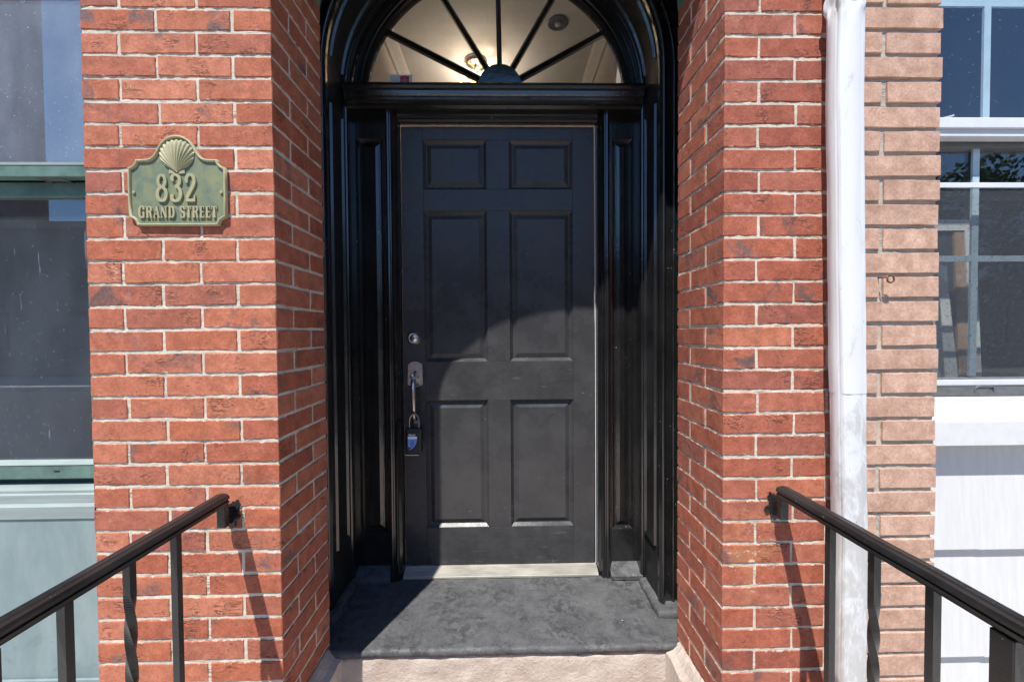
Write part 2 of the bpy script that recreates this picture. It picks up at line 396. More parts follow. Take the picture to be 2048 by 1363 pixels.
ZB, ZT = -.62, 2.29
RD = .308           # depth of the brick reveal
XL0, XL1, XR0, XR1 = -1.164, -.644, .632, .985
JG = .0044          # half joint
K0, K1 = -4, 34     # brick courses built one by one
def core(name, x0, x1, inner):
    mb = MB(); d = .0026
    xi0, xi1 = x0+d, x1-d
    # front, reveal, outer side, back, as an open box with bumpy front and reveal
    H = ZT-ZB
    mortar_sheet(mb, (xi0, d, ZB), (xi1-xi0, 0, 0), (0, 0, H), int((xi1-xi0)/.008), int(H/.008), (0, -1, 0))
    xin, nx = (xi1, 1) if inner > 0 else (xi0, -1)
    mortar_sheet(mb, (xin, d, ZB), (0, RD-2*d, 0), (0, 0, H), int(RD/.009), int(H/.009), (nx, 0, 0))
    xo = xi0 if inner > 0 else xi1
    mb.add([(xo, d, ZB), (xo, RD-d, ZB), (xo, RD-d, ZT), (xo, d, ZT)], [(0, 1, 2, 3)])
    mb.add([(xi0, RD-d, ZB), (xi1, RD-d, ZB), (xi1, RD-d, ZT), (xi0, RD-d, ZT)], [(0, 1, 2, 3)])
    mb.add([(xi0, d, ZT), (xi1, d, ZT), (xi1, RD-d, ZT), (xi0, RD-d, ZT)], [(0, 1, 2, 3)])
    return mb.build(name, MORTAR, house)
wl = core('brick_wall', XL0, XL1, 1); wr = core('brick_wall', XR0, XR1, -1)
wl['label'] = 'red brick pier beside the green window'; wr['label'] = 'red brick pier beside the white downspout'
for k in range(K0, K1):
    z1, z0 = zline(k)-JG+rng.uniform(-.0008, .0008), zline(k+1)+JG
    ev = k % 2 == 0
    e = rng.uniform(-.004, .004)
    # left pier
    js = [XL0, -.957+e, -.75+e*.6, XL1] if ev else [XL0, -1.063+e, -.85+e*.6, XL1]
    for i in range(3):
        a = js[i]+(JG*.9 if i else 0); b = js[i+1]-(JG*.9 if i < 2 else 0)
        dep = .1 if i < 2 else (.2 if ev else .092)
        brick(wl, RED, a, b, 0, dep, z0, z1)
    brick(wl, RED, XL1-.1, XL1, (.2 if ev else .092)+.011, RD, z0, z1)
    # right pier
    j1 = (.838 if ev else .731)+e
    brick(wr, RED2, XR0, j1-JG*.9, 0, (.1 if ev else .204), z0, z1)
    brick(wr, RED2, j1+JG*.9, (XR1 if ev else .938-JG), 0, .1, z0, z1)
    if not ev: brick(wr, RED2, .938+JG, XR1, 0, .1, z0, z1)
    brick(wr, RED2, XR0, XR0+.1, (.1 if ev else .204)+.011, RD, z0, z1)

# wall above the doorway with its arched opening (out of frame, throws the arched shadow)
cxA, ca, cb, czA = (XL1+XR0)/2, (XR0-XL1)/2, .45, 2.295
def arch_pts(a, b, cx, cz, n=28): return [(cx-a*math.cos(math.pi*i/n), cz+b*math.sin(math.pi*i/n)) for i in range(n+1)]
ap = arch_pts(ca, cb, cxA, czA)
for y in (0., ):
    mb = MB(); top = 3.6
    n = len(ap)
    outer = [(x, top) for x, z in ap]
    for Y in (0., RD):
        mb.add([(x, Y, z) for x, z in ap]+[(x, Y, z) for x, z in outer], [(i, i+1, n+i+1, n+i) for i in range(n-1)])
    mb.box(-3.2, ap[0][0], 0, RD, czA, top); mb.box(ap[-1][0], XR1, 0, RD, czA, top)
    mb.build('upper_wall', WALLT, house)
mb = MB(); mb.loft([[(x, .002, z-.0005), (x, RD, z-.0005), (x, RD, z-.012), (x, .002, z-.012)] for x, z in ap], True, True, False)
mb.build('arch_soffit', GREEND, house)
MB().box(-3.2, -2.16, 0, RD, ZB, czA-.001).build('side_wall', WALLT, house)

# ---- black door frame
frame = MB()
fx, fa, fb, fz = -.035, .665, .645, 2.20
def arch_sweep(mb, prof, zbot, n=40, smooth=False, a=fa, b=fb, z=fz, cx=fx, span=(0., 1.), legs=True):
    rings = []
    def ring(fn): rings.append([fn(r, y) for r, y in prof])
    if legs: ring(lambda r, y: (cx-(a+r), y, zbot))
    for i in range(n+1):
        t = math.pi*(span[0]+(span[1]-span[0])*i/n); ct, st = math.cos(t), math.sin(t)
        ring(lambda r, y: (cx-(a+r)*ct, y, z+(b+r)*st))
    if legs: ring(lambda r, y: (cx+(a+r), y, zbot))
    return mb.loft(rings, False, False, smooth)
def bead(r0, r1, y, h, n=6):   # rounded bead standing h proud (towards -y) between offsets
    return [(r0+(r1-r0)*i/n, y-h*math.sin(math.pi*i/n)) for i in range(n+1)]
YC = .474
prof = [(.42, .312), (.42, YC)] + [(.075, YC), (.073, YC+.006), (.068, YC+.006), (.066, YC)] + bead(.064, .052, YC, .006) + [(.050, YC+.004), (.030, YC+.004), (.028, YC)] + bead(.026, 0., YC, .016, 10) + [(0, YC+.016)]
prof1 = [(0, YC+.016), (.003, YC+.018), (.003, .655), (0, .657)]
prof2 = [(0, .657)] + [(-.004, .655), (-.010, .657), (-.014, .664), (-.014, .676), (-.010, .680), (-.012, .688), (-.012, .724)]
dfr = arch_sweep(MB(), prof, .018).build('door_frame', BLK, house)
dfr['label'] = 'glossy black panelled door frame with moulded arched head'
arch_sweep(MB(), prof1, .018).build('jamb_reveal', BLKM, dfr)
arch_sweep(MB(), prof2, .03).build('inner_bead', BLK, dfr)
# raised panel mouldings on the reveals (jamb legs and arch)
for sx in (-1, 1):
    xr = fx+sx*(fa+.003)
    mb = MB(); h = .009; z0, z1 = .236, 2.075
    for (ya, yb) in ((.512, .524), (.627, .639)):
        mb.add([(xr, ya, z0+.0), (xr-sx*h, (ya+yb)/2, z0+.0), (xr, yb, z0), (xr, ya, z1), (xr-sx*h, (ya+yb)/2, z1), (xr, yb, z1)], [(0, 1, 4, 3), (1, 2, 5, 4)])
    for z in (z0, z1):
        mb.add([(xr, .512, z-.012), (xr-sx*h, .518, z), (xr, .524, z+.012), (xr, .639, z-.012), (xr-sx*h, .633, z), (xr, .627, z+.012)], [(0, 1, 4, 3), (1, 2, 5, 4)])
    mb.build('panel_moulding', BLK, dfr)
for ya in (.512, .627):
    arch_sweep(MB(), [(.003, ya), (-.006, ya+.006), (.003, ya+.012)], 0, span=(.03, .97), legs=False).build('arch_moulding', BLK, dfr)
# fanlight sash ring
fl = arch_sweep(MB(), [(-.012, .70), (-.046, .70), (-.050, .704), (-.056, .704), (-.060, .70), (-.066, .70), (-.072, .708), (-.076, .716), (-.076, .735), (-.012, .735)], 2.19, cx=fx+.008).build('fanlight', BLK, house)
fl['label'] = 'arched fanlight with five black spokes over the door'
fcx, fcz = -.012, 2.252
gm = MB(); gp = arch_pts(fa-.07, fb-.07, fx+.008, fz, 32)
gm.prism([(x, z) for x, z in gp], .722, .726); gm.build('pane', GLASS, fl)
for ang in (153.5, 122, 90.8, 59.5, 28.5):
    t = R(ang); d = Vector((math.cos(t), 0, math.sin(t))); nn = Vector((-d.z, 0, d.x)); c = Vector((fcx, 0, fcz))
    # length to the ring
    L = .3
    while True:
        q = c+d*L
        if ((q.x-fx-.008)/(fa-.068))**2+((q.z-fz)/(fb-.068))**2 > 1: break
        L += .004
    rings = []
    for l in (.06, L):
        rings.append([c+d*l+nn*w+Vector((0, y, 0)) for w, y in ((-.0115, .735), (-.0115, .712), (-.006, .705), (-.002, .699), (.002, .699), (.006, .705), (.0115, .712), (.0115, .735))])
    MB().loft(rings, True, True, False).build('muntin', BLK, fl)
hub = [(fcx+.098*math.cos(math.pi*i/24), fcz+.098*math.sin(math.pi*i/24)) for i in range(25)] + [(fcx-.098, 2.17), (fcx+.098, 2.17)]
MB().prism(hub, .692, .74).build('hub', BLK, fl)
# transom bar: moulding along x
tp = [(.735, 2.222), (.640, 2.222), (.606, 2.214), (.598, 2.206), (.596, 2.196), (.600, 2.186), (.610, 2.182), (.612, 2.168), (.616, 2.162), (.622, 2.160), (.624, 2.150), (.630, 2.147), (.640, 2.143), (.652, 2.142), (.664, 2.134), (.735, 2.134)]
mb = MB(); mb.prism(tp, fx-fa+.014, fx+fa-.014, 'x'); mb.build('transom_bar', BLK, dfr)
# door casing posts and head
def post(x0, x1, flip):
    w = x1-x0
    pr = [(0, .745), (0, .682), (.004, .676), (.010, .674), (.016, .676), (.018, .682), (.022, .683), (.026, .680), (.031, .679), (.036, .684), (.038, .692), (.044, .700), (.048, .706), (.051, .745)]
    return [((x0+u*w/.051) if not flip else (x1-u*w/.051), y) for u, y in pr]
for x0, x1, fl_ in ((-.529, -.477, False), (.431, .482, True)):
    mb = MB(); mb.prism(post(x0, x1, fl_), .0, 2.134, 'z'); mb.build('casing_post', BLK, dfr)
hp = [(.745, 2.1335), (.690, 2.1335), (.690, 2.146-.022), (.697, 2.120), (.699, 2.112), (.708, 2.108), (.712, 2.100), (.745, 2.100)]
mb = MB(); mb.prism(hp, -.478, .432, 'x'); mb.build('casing_head', BLK, dfr)
# weatherstrips
MB().box(-.474, .429, .737, .742, 2.094, 2.0995).build('weatherstrip', STRIP, dfr)
MB().box(.4270, .4298, .737, .742, .037, 2.092).build('weatherstrip', VINYL, dfr)
# sidelights: stiles, rails, raised panel, sill
def raised(mb, x0, x1, z0, z1, y, dep=.013, m1=.012, m2=.006, bev=.022, up=.010):
    rects = [(0, y), (m1, y+dep), (m1+m2, y+dep), (m1+m2+bev, y+dep-up), (None, None)]
    rings = []
    for ins, yy in rects[:-1]:
        rings.append([(x0+ins, yy, z0+ins), (x1-ins, yy, z0+ins), (x1-ins, yy, z1-ins), (x0+ins, yy, z1-ins)])
    vs = [p for r in rings for p in r]; fs = []
    for a in range(len(rings)-1):
        for i in range(4): fs.append((a*4+i, a*4+(i+1) % 4, (a+1)*4+(i+1) % 4, (a+1)*4+i))
    k = (len(rings)-1)*4; fs.append((k, k+1, k+2, k+3)); mb.add(vs, fs); return mb
for x0, x1, xi0, xi1 in ((fx-fa-.02, -.5285, -.675, -.552), (.4825, fx+fa+.02, .505, .600)):
    sl = MB(); y = .722
    sl.box(x0, xi0, y, y+.03, .03, 2.14); sl.box(xi1, x1, y, y+.03, .03, 2.14)
    sl.box(xi0, xi1, y, y+.03, .03, .205); sl.box(xi0, xi1, y, y+.03, 2.03, 2.14)
    o = sl.build('sidelight', BLK, dfr)
    mb = raised(MB(), xi0, xi1, .205, 2.03, y+.001, .016, .012, .004, .02, .010); mb.build('side_panel', BLK, dfr)
    mb = MB(); mb.prism([(.722, .052), (.722, .004), (.655, .004), (.655, .020), (.660, .024)], max(x0, fx-fa+.004), min(x1, fx+fa-.004), 'x'); mb.build('side_sill', SLAB, dfr)
# threshold with flutes
tpz = [(.75, .002), (.690, .002), (.690, .010)]
for i in range(5):
    y = .692+i*.0095; z = .012+i*.0032
    tpz += [(y, z), (y+.002, z+.005), (y+.006, z+.005), (y+.0078, z)]
tpz += [(.742, .033), (.75, .033)]
mb = MB(); mb.prism(tpz, -.476, .430, 'x'); th = mb.build('threshold', ALU, dfr)

# ---- the door
door = MB().box(-.4745, .4245, .772, .79, .037, 2.094).build('door', DOORP, house)
door['label'] = 'black six panel front door'
YD = .744
px = [-.374, -.080, .027, .324]; prow = [(1.806, 2.034), (1.002, 1.706), (.215, .820)]
def strip(nm, x0, x1, z0, z1, mt):
    MB().box(x0, x1, YD, .7715, z0, z1, .0012).build(nm, mt, door)
strip('stile', -.4745, px[0], .037, 2.094, DOORP); strip('stile', px[3], .4245, .037, 2.094, DOORP)
for z0, z1, mt in ((2.034, 2.094, DOORP), (1.706, 1.806, DOORP), (.820, 1.002, DOORR), (.037, .215, DOORR)):
    strip('rail', px[0]+.0004, px[3]-.0004, z0, z1, mt)
for z0, z1 in prow: strip('mullion', px[1], px[2], z0+.0004, z1-.0004, DOORP)
for z0, z1 in prow:
    for a, b in ((px[0], px[1]), (px[2], px[3])):
        mb = raised(MB(), a+.0006, b-.0006, z0+.0006, z1-.0006, YD+.003, .013, .013, .004, .02, .009); mb.build('panel', DOORP, door)
# deadbolt
db = MB().lathe((-.423, YD, 1.114), [(.033, 0), (.033, .004), (.030, .010), (.0235, .016), (.0225, .0175), (.0225, .0172), (.017, .0172), (.016, .0195), (.001, .0195)], 32).build('deadbolt', NICKEL, door)
MB().box(-.4245, -.4215, YD-.0212, YD-.0190, 1.105, 1.121).build('keyhole', PLASTIC, door)
# handle set
pl = []
for i in range(13):
    u = i/12; pl.append((-.453+.066*u, .992+.013*math.sin(math.pi*u)+(-.004 if i in (0, 12) else 0)))
pl += [(-.387+.0, .992-.008), (-.385, .900)]
for i in range(13):
    u = i/12; pl.append((-.387-.066*u, .896-.012*math.sin(math.pi*u)))
pl += [(-.455, .900)]
MB().prism(pl, YD-.006, YD-.0002).build('handle_plate', NICKEL, door)
pin = [(-.42+(x+.42)*.86, .944+(z-.944)*.88) for x, z in pl]
MB().prism(pin, YD-.010, YD-.0061).build('handle_plate', NICKEL, door)
MB().lathe((-.420, YD-.010, .930), [(.020, 0), (.019, .008), (.014, .016)], 24).build('handle_boss', NICKEL, door)
MB().box(-.4225, -.4155, YD-.0116, YD-.0101, .953, .962).build('latch_slot', PLASTIC, door)
MB().lathe((-.421, YD-.050, .944), [(.001, -.010), (.011, -.010), (.0145, -.004), (.0145, .000), (.010, -.003), (.001, -.004)], 24, (0, -.75, .66)).build('thumb_piece', NICKEL, door)
MB().tube([(-.421, YD-.012, .948), (-.421, YD-.05, .941)], [.005, .0045]).build('thumb_lever', NICKEL, door)
g = catmull([(-.420, YD-.016, .915), (-.4195, YD-.045, .915), (-.418, YD-.062, .885), (-.4155, YD-.066, .82), (-.4155, YD-.058, .75), (-.4165, YD-.034, .72), (-.417, YD-.008, .712)], 6)
rr = [.0115+.003*math.sin(math.pi*min(1, i/(len(g)*.7)))-(.0062*(i/len(g))) for i in range(len(g))]
MB().tube(g, rr, 14).build('handle_grip', NICKEL, door)
MB().lathe((-.417, YD, .712), [(.017, 0), (.016, .006), (.010, .010)], 20).build('handle_foot', NICKEL, door)

# ---- door step (painted slab), stone riser, side kerbs, landing
def rough_box(x0, x1, y0, y1, z0, z1, seg=.02, amp=.004, seed=0, bev=.012):
    mb = MB(); bm = bmesh.new()
    nx, ny, nz = [max(2, int((b-a)/seg)) for a, b in ((x0, x1), (y0, y1), (z0, z1))]
    def face(o, u, w, n, m):
        vs = [bm.verts.new(Vector(o)+Vector(u)*i/n+Vector(w)*j/m) for j in range(m+1) for i in range(n+1)]
        for j in range(m):
            for i in range(n): bm.faces.new((vs[j*(n+1)+i], vs[j*(n+1)+i+1], vs[(j+1)*(n+1)+i+1], vs[(j+1)*(n+1)+i]))
    X, Y, Z = x1-x0, y1-y0, z1-z0
    face((x0, y0, z0), (X, 0, 0), (0, 0, Z), nx, nz); face((x0, y1, z0), (X, 0, 0), (0, 0, Z), nx, nz)
    face((x0, y0, z0), (0, Y, 0), (0, 0, Z), ny, nz); face((x1, y0, z0), (0, Y, 0), (0, 0, Z), ny, nz)
    face((x0, y0, z0), (X, 0, 0), (0, Y, 0), nx, ny); face((x0, y0, z1), (X, 0, 0), (0, Y, 0), nx, ny)
    bmesh.ops.remove_doubles(bm, verts=bm.verts, dist=1e-5)
    lo, hi = Vector((x0, y0, z0)), Vector((x1, y1, z1))
    for v in bm.verts:
        inner = Vector([min(max(v.co[i], lo[i]+bev), hi[i]-bev) for i in range(3)]); d = v.co-inner
        if d.length > bev: v.co = inner + d.normalized()*bev
        p = v.co*22+Vector((seed, 0, 0))
        v.co += Vector((noise.noise(p), noise.noise(p+Vector((9, 0, 0))), noise.noise(p+Vector((0, 9, 0)))))*amp + Vector((0, 0, 1))*noise.noise(v.co*5)*amp
    bmesh.ops.recalc_face_normals(bm, faces=bm.faces)
    bm.verts.index_update(); mb.add([v.co for v in bm.verts], [[v.index for v in f.verts] for f in bm.faces], True); bm.free(); return mb
step = thing('door_step', (0, .5, -.19), 'worn black painted door step with beige stone riser below the front door', 'step')
sl = rough_box(-.80, .78, .276, .80, -.026, -.001, .014, .0016, 3, .004).build('painted_slab', SLAB, step)
rough_box(-.643, .631, .283, .78, -.19, -.0275, .016, .006, 11, .012).build('stone_riser', STONE, step)
for sx, xw, sd in ((-1, -.6425, 21), (1, .6305, 31)):
    rings = []
    for i in range(25):
        y = -.012+.296*i/24; q = .5+.5*noise.noise(Vector((y*30, sd, 0)))
        pr = [(0, -.19), (0, .026-.02*i/24), (.010, .018-.02*i/24), (.024+.006*q, -.006-.014*i/24), (.044+.008*q, -.03), (.052, -.19)]
        rings.append([(xw-sx*u+noise.noise(Vector((y*60, u*60, sd)))*.002, y, z+noise.noise(Vector((y*50, u*50, sd+5)))*.003) for u, z in pr])
    MB().loft(rings, True, True, False).build('cement_kerb', STONE, step)
# cement fillets at the foot of the frame
for x0, x1, sd in ((-.79, fx-fa+.03, 4), (fx+fa-.03, .77, 5)):
    rough_box(x0, x1, .41, .655, -.02, .024, .015, .006, sd, .02).build('cement_fillet', SLAB, step)
structure(rough_box(-1.05, 1.02, -1.7, -.012, -.55, -.192, .08, .003, 41, .015).build('landing', STONE))
structure(MB().box(-.58, .57, -.011, .281, -.5, -.192).build('landing_inset', STONE))

# ---- green window on the left
win = MB(); wx0, wx1 = -2.15, XL0-.004
win.box(wx0, wx0+.05, .05, .2, .55, 3.0); win.box(wx1-.045, wx1+.002, .05, .2, .55, 3.0)
w1 = win.build('window', GREENW, house); w1['label'] = 'dusty window with green painted sashes'
gx0, gx1 = wx0+.052, wx1-.047
Y1, Y2 = .085, .125
MB().box(gx0, gx1, Y1-.012, Y1+.02, 1.606, 1.648, .002).build('meeting_rail', GREENW, w1)
MB().box(gx0, gx1, Y2-.014, Y2+.02, 1.56, 1.604, .002).build('lower_sash_top_rail', GREENW, w1)
MB().box(gx0, gx1, Y1-.0135, Y1-.0125, 1.640, 1.648).build('sash_ledge', PALEG, w1)
lt = MB(); lt.box(-1.385, -1.315, Y2-.045, Y2-.016, 1.6045, 1.608); lt.tube([(-1.385, Y2-.045, 1.607), (-1.36, Y2-.02, 1.596)], .002, 6); lt.tube([(-1.315, Y2-.045, 1.607), (-1.30, Y2-.02, 1.596)], .002, 6)
lt.build('sash_lift', DARKAL, w1)
MB().box(gx0, gx1, Y1, Y1+.004, 1.648, 2.9).build('pane', GL_LU, w1)
MB().box(gx0, gx1, Y2, Y2+.004, .752, 1.562).build('pane', GL_LL, w1)
MB().box(gx0, gx1, Y2-.034, Y2+.02, .702, .745, .002).build('bottom_rail', GREENW, w1)
MB().prism([(Y2-.036, .745), (Y2-.001, .752), (Y2-.001, .7455)], gx0, gx1, 'x').build('putty_line', PALEG, w1)
MB().box(-1.372, -1.356, Y2-.0356, Y2-.0335, .724, .728).build('drain_slot', PLASTIC, w1)
MB().box(gx0, gx1, Y2-.002, Y2+.03, .684, .7015).build('shadow_gap_stop', GREENW, w1)
mb = MB(); mb.prism([(.17, .684), (Y2-.03, .682), (.066, .676), (.066, .668), (.062, .664), (.062, .652), (.060, .640), (.050, .633), (.050, .598), (.17, .598)], wx0-.02, wx1+.003, 'x'); mb.build('sill', PALEG, w1)
MB().box(wx0-.02, wx1+.003, .055, .12, -.6, .597).build('apron_panel', PANEL, w1)
mb = MB(); mb.box(wx0-.02, wx1+.003, .046, .0545, -.6, .118, .002); mb.build('apron_base_board', PANEL, w1)
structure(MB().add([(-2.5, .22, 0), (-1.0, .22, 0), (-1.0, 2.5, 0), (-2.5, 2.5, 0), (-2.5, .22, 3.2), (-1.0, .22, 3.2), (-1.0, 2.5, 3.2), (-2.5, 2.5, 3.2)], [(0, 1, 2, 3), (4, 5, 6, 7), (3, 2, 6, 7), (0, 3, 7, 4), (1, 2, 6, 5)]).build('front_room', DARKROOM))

# ---- hallway behind the fanlight
hx0, hx1, hz = -.67, .60, 2.86
structure(MB().add([(hx0, .795, -.05), (hx1, .795, -.05), (hx1, 4.2, -.05), (hx0, 4.2, -.05), (hx0, .795, hz), (hx1, .795, hz), (hx1, 4.2, hz), (hx0, 4.2, hz)], [(0, 1, 2, 3), (4, 5, 6, 7), (3, 2, 6, 7), (0, 3, 7, 4), (1, 2, 6, 5)]).build('hallway', TAUPE))
mb = MB()
for x0, sx in ((hx0, 1), (hx1, -1)):
    mb.prism([(x0, hz-.08), (x0+sx*.012, hz-.08), (x0+sx*.02, hz-.05), (x0+sx*.05, hz-.02), (x0+sx*.055, hz-.001), (x0, hz-.001)], .80, 4.1, 'y')
cm = mb.build('crown_moulding', TAUPE); structure(cm)
mb = MB(); bp = arch_pts(.60, .16, (hx0+hx1)/2, hz-.20, 20)
nb = len(bp); 
for Y in (1.70, 1.82): mb.add([(x, Y, z) for x, z in bp]+[(x, Y, hz-.001) for x, z in bp], [(i, i+1, nb+i+1, nb+i) for i in range(nb-1)])
mb.loft([[(x, 1.70, z), (x, 1.82, z)] for x, z in bp], False, False, False)
structure(mb.build('hallway_arch', TAUPE))
# lit ceiling fixture
fxt = thing('ceiling_light', (-.17, 1.44, hz), 'lit ceiling fixture with glowing glass rings seen through the fanlight', 'ceiling light')
MB().lathe((-.17, 1.44, hz), [(.07, .0), (.07, .012), (.05, .025), (.012, .03)], 28, (0, 0, -1)).build('canopy', NICKEL, fxt)
MB().tube([(-.17, 1.44, hz-.03), (-.17, 1.44, hz-.10)], .009).build('stem', NICKEL, fxt)
for cx, cy, cz, tilt in ((-.120, 1.40, hz-.085, .35), (-.222, 1.45, hz-.115, -.25), (-.165, 1.53, hz-.10, .1)):
    pts = []
    rg = []
    for i in range(25):
        t = 2*math.pi*i/24; c = Vector((cx, cy, cz)); d = Vector((math.cos(t), math.sin(t)*.45, math.sin(t)*.85+math.cos(t)*tilt*.5))
        rg.append([c+d*(.052+.007*math.cos(2*math.pi*k/8))+Vector((0, 0, .007*math.sin(2*math.pi*k/8))) for k in range(8)])
    MB().loft(rg, True, False).build('glow_ring', LAMP, fxt)
    MB().tube([(-.17, 1.44, hz-.08), (cx, cy, cz+.01)], .006).build('arm', NICKEL, fxt)
pt = bpy.data.lights.new('fixture_bulb', 'AREA'); pt.shape = 'DISK'; pt.size = .14; pt.energy = 1.75; pt.color = (1, .86, .70)
po = bpy.data.objects.new('fixture_bulb', pt); COL.objects.link(po); po.location = (-.17, 1.5, hz-.24); po.rotation_euler = (math.pi, 0, 0); po.parent = fxt; po.matrix_parent_inverse = Matrix.Translation(-fxt.location)
dl = thing('downlight', (.31, 1.12, hz), 'dark recessed ceiling downlight with a small unlit bulb behind the fanlight', 'downlight')
MB().lathe((.31, 1.12, hz), [(.058, -.001), (.058, .004), (.050, .005), (.046, .003), (.001, .0025)], 32, (0, 0, -1)).build('baffle', DARKAL, dl)
MB().lathe((.31, 1.12, hz), [(.016, .003), (.015, .014), (.006, .02), (.001, .021)], 20, (0, 0, -1)).build('bulb', WHITES, dl)
# sticker on the fanlight glass
sk = MB().box(-.514, -.413, .7186, .7196, 2.262, 2.316).build('window_sticker', plain('white_sticker', (.86, .86, .88), .5, .4, .03, 30, 0))
tag(sk, 'small white sticker with a red shield in the corner of the fanlight', 'sticker')
REDS = plain('red_print', (.62, .06, .07), .5, .3, .05, 40, 0)
shp = [(-.020, .020), (-.012, .017), (-.006, .021), (0, .019), (.006, .021), (.012, .017), (.020, .020), (.021, .010), (.019, .003), (.021, -.006), (.017, -.013), (.006, -.017), (0, -.020), (-.006, -.017), (-.017, -.013), (-.021, -.006), (-.019, .003), (-.021, .010)]
MB().prism([(-.447+x, 2.290+z) for x, z in shp], .7176, .7183).build('red_shield', REDS, sk)
MB().box(-.503, -.474, .7180, .7184, 2.2895, 2.2908).build('red_line', REDS, sk)

# ------------------------------------------------------------------ relief lettering built from strokes
def ribbon(mb, pts, wid, y0, y1, org, sc, sx=1.):
    P = [Vector((p[0], p[1])) for p in pts]; L, Rr = [], []
    for i, p in enumerate(P):
        t = (P[min(i+1, len(P)-1)]-P[max(i-1, 0)]); t = t.normalized() if t.length else Vector((1, 0)); nn = Vector((-t.y, t.x))
        w = wid[i] if hasattr(wid, '__len__') else wid
        L.append(p+nn*w/2); Rr.append(p-nn*w/2)
    n = len(P)
    def T(p, y): return (org[0]+p.x*sc*sx, y, org[1]+p.y*sc)
    vs = [T(p, y0) for p in L]+[T(p, y0) for p in Rr]+[T(p, y1) for p in L]+[T(p, y1) for p in Rr]
    fs = []
    for i in range(n-1):
        fs += [(2*n+i, 3*n+i, 3*n+i+1, 2*n+i+1), (i, 2*n+i, 2*n+i+1, i+1), (n+i, n+i+1, 3*n+i+1, 3*n+i)]
    fs += [(0, n, 3*n, 2*n), (n-1, 2*n-1, 4*n-1, 3*n-1)]
    mb.add(vs, fs)
def cr2(pts, n=5): return [(p.x, p.y) for p in catmull([(a, b, 0) for a, b in pts], n)]
def ell(cx, cy, rx, ry, a0, a1, n=18): return [(cx+rx*math.cos(R(a0+(a1-a0)*i/n)), cy+ry*math.sin(R(a0+(a1-a0)*i/n))) for i in range(n+1)]
TH, TN = .19, .085
def vw(pts, thick=TH, thin=TN):  # thick where the stroke runs vertically
    out = []
    for i in range(len(pts)):
        a, b = pts[max(i-1, 0)], pts[min(i+1, len(pts)-1)]; dx, dy = b[0]-a[0], b[1]-a[1]; l = math.hypot(dx, dy) or 1
        out.append(thin+(thick-thin)*abs(dy)/l)
    return out
def hbar(x0, x1, y, w=.09): return ([(x0, y), (x1, y)], w)
def vbar(x, y0, y1, w=TH): return ([(x, y0), (x, y1)], w)
def curve(p, **k): return (p, vw(p, **k))
GL = {}
GL['8'] = ([curve(ell(.26, .745, .155, .215, 90, 450), thick=.125), curve(ell(.26, .275, .195, .245, 90, 450), thick=.135)], .52)
GL['3'] = ([curve(cr2([(.09, .80), (.12, .93), (.26, .975), (.40, .88), (.42, .74), (.36, .60), (.22, .55)]), thick=.135), curve(cr2([(.22, .54), (.38, .49), (.46, .29), (.38, .09), (.22, .025), (.09, .09), (.06, .22)]), thick=.14), hbar(.05, .17, .80, .12), hbar(.03, .15, .21, .12)], .52)
GL['2'] = ([curve(cr2([(.09, .74), (.12, .90), (.25, .975), (.38, .92), (.43, .76), (.38, .58), (.24, .36), (.09, .12)]), thick=.14), hbar(.04, .16, .74, .12), hbar(.05, .46, .05, .10), vbar(.445, .10, .24, .045)], .52)
sf = .07
GL['G'] = ([curve(cr2([(.53, .72), (.50, .92), (.32, .975), (.15, .82), (.11, .5), (.15, .18), (.32, .025), (.48, .08), (.52, .22)]), thick=.2), vbar(.52, .10, .42, .15), hbar(.36, .64, .44, sf)], .70)
GL['R'] = ([vbar(.17, .0, 1.), hbar(.04, .07, .96, .07), hbar(.03, .32, .035, sf), hbar(.03, .30, .965, sf), curve(cr2([(.28, .95), (.46, .92), (.54, .74), (.46, .56), (.28, .52)]), thick=.18), curve(cr2([(.34, .52), (.46, .42), (.50, .20), (.54, .06), (.64, .04)]), thick=.18)], .70)
GL['A'] = ([([(.11, .03), (.32, .97)], .07), ([(.34, .97), (.55, .03)], .19), hbar(.20, .45, .32, .065), hbar(.01, .23, .035, sf), hbar(.42, .68, .035, sf)], .70)
GL['N'] = ([vbar(.12, 0, 1, .07), vbar(.56, 0, 1, .07), ([(.13, .98), (.55, .02)], .20), hbar(.02, .24, .035, sf), hbar(.44, .68, .965, sf), hbar(.02, .2, .965, sf)], .72)
GL['D'] = ([vbar(.17, 0, 1), hbar(.03, .34, .035, sf), hbar(.03, .34, .965, sf), curve(cr2([(.30, .965), (.50, .86), (.57, .5), (.50, .14), (.30, .035)]), thick=.2)], .70)
GL['S'] = ([curve(cr2([(.46, .74), (.42, .90), (.28, .97), (.14, .90), (.11, .74), (.20, .58), (.36, .45), (.46, .28), (.42, .10), (.28, .03), (.13, .10), (.09, .27)]), thick=.18), vbar(.485, .70, .95, .06), vbar(.07, .05, .30, .06)], .58)
GL['T'] = ([vbar(.28, 0, 1), hbar(.02, .54, .955, .09), hbar(.15, .41, .035, sf), vbar(.045, .72, .92, .07), vbar(.515, .72, .92, .07)], .57)
GL['E'] = ([vbar(.16, 0, 1), hbar(.03, .50, .955, .08), hbar(.03, .50, .045, .08), hbar(.24, .40, .51, .07), vbar(.485, .74, .92, .06), vbar(.485, .08, .27, .06), vbar(.41, .40, .62, .05)], .57)
def letters(txt, x, z, h, y0, y1, parent, mat, name, wsc=1., gap=.06, space=.45):
    for ch in txt:
        if ch == ' ': x += space*h*wsc; continue
        st, adv = GL[ch]; mb = MB()
        for i, (p, w) in enumerate(st): ribbon(mb, p, w, y0, y1-.00012*i, (x, z), h, wsc)
        mb.build(name, mat, parent); x += (adv+gap)*h*wsc
    return x
def width(txt, h, wsc, gap=.06, space=.45): return sum(space*h*wsc if c == ' ' else (GL[c][1]+gap)*h*wsc for c in txt)

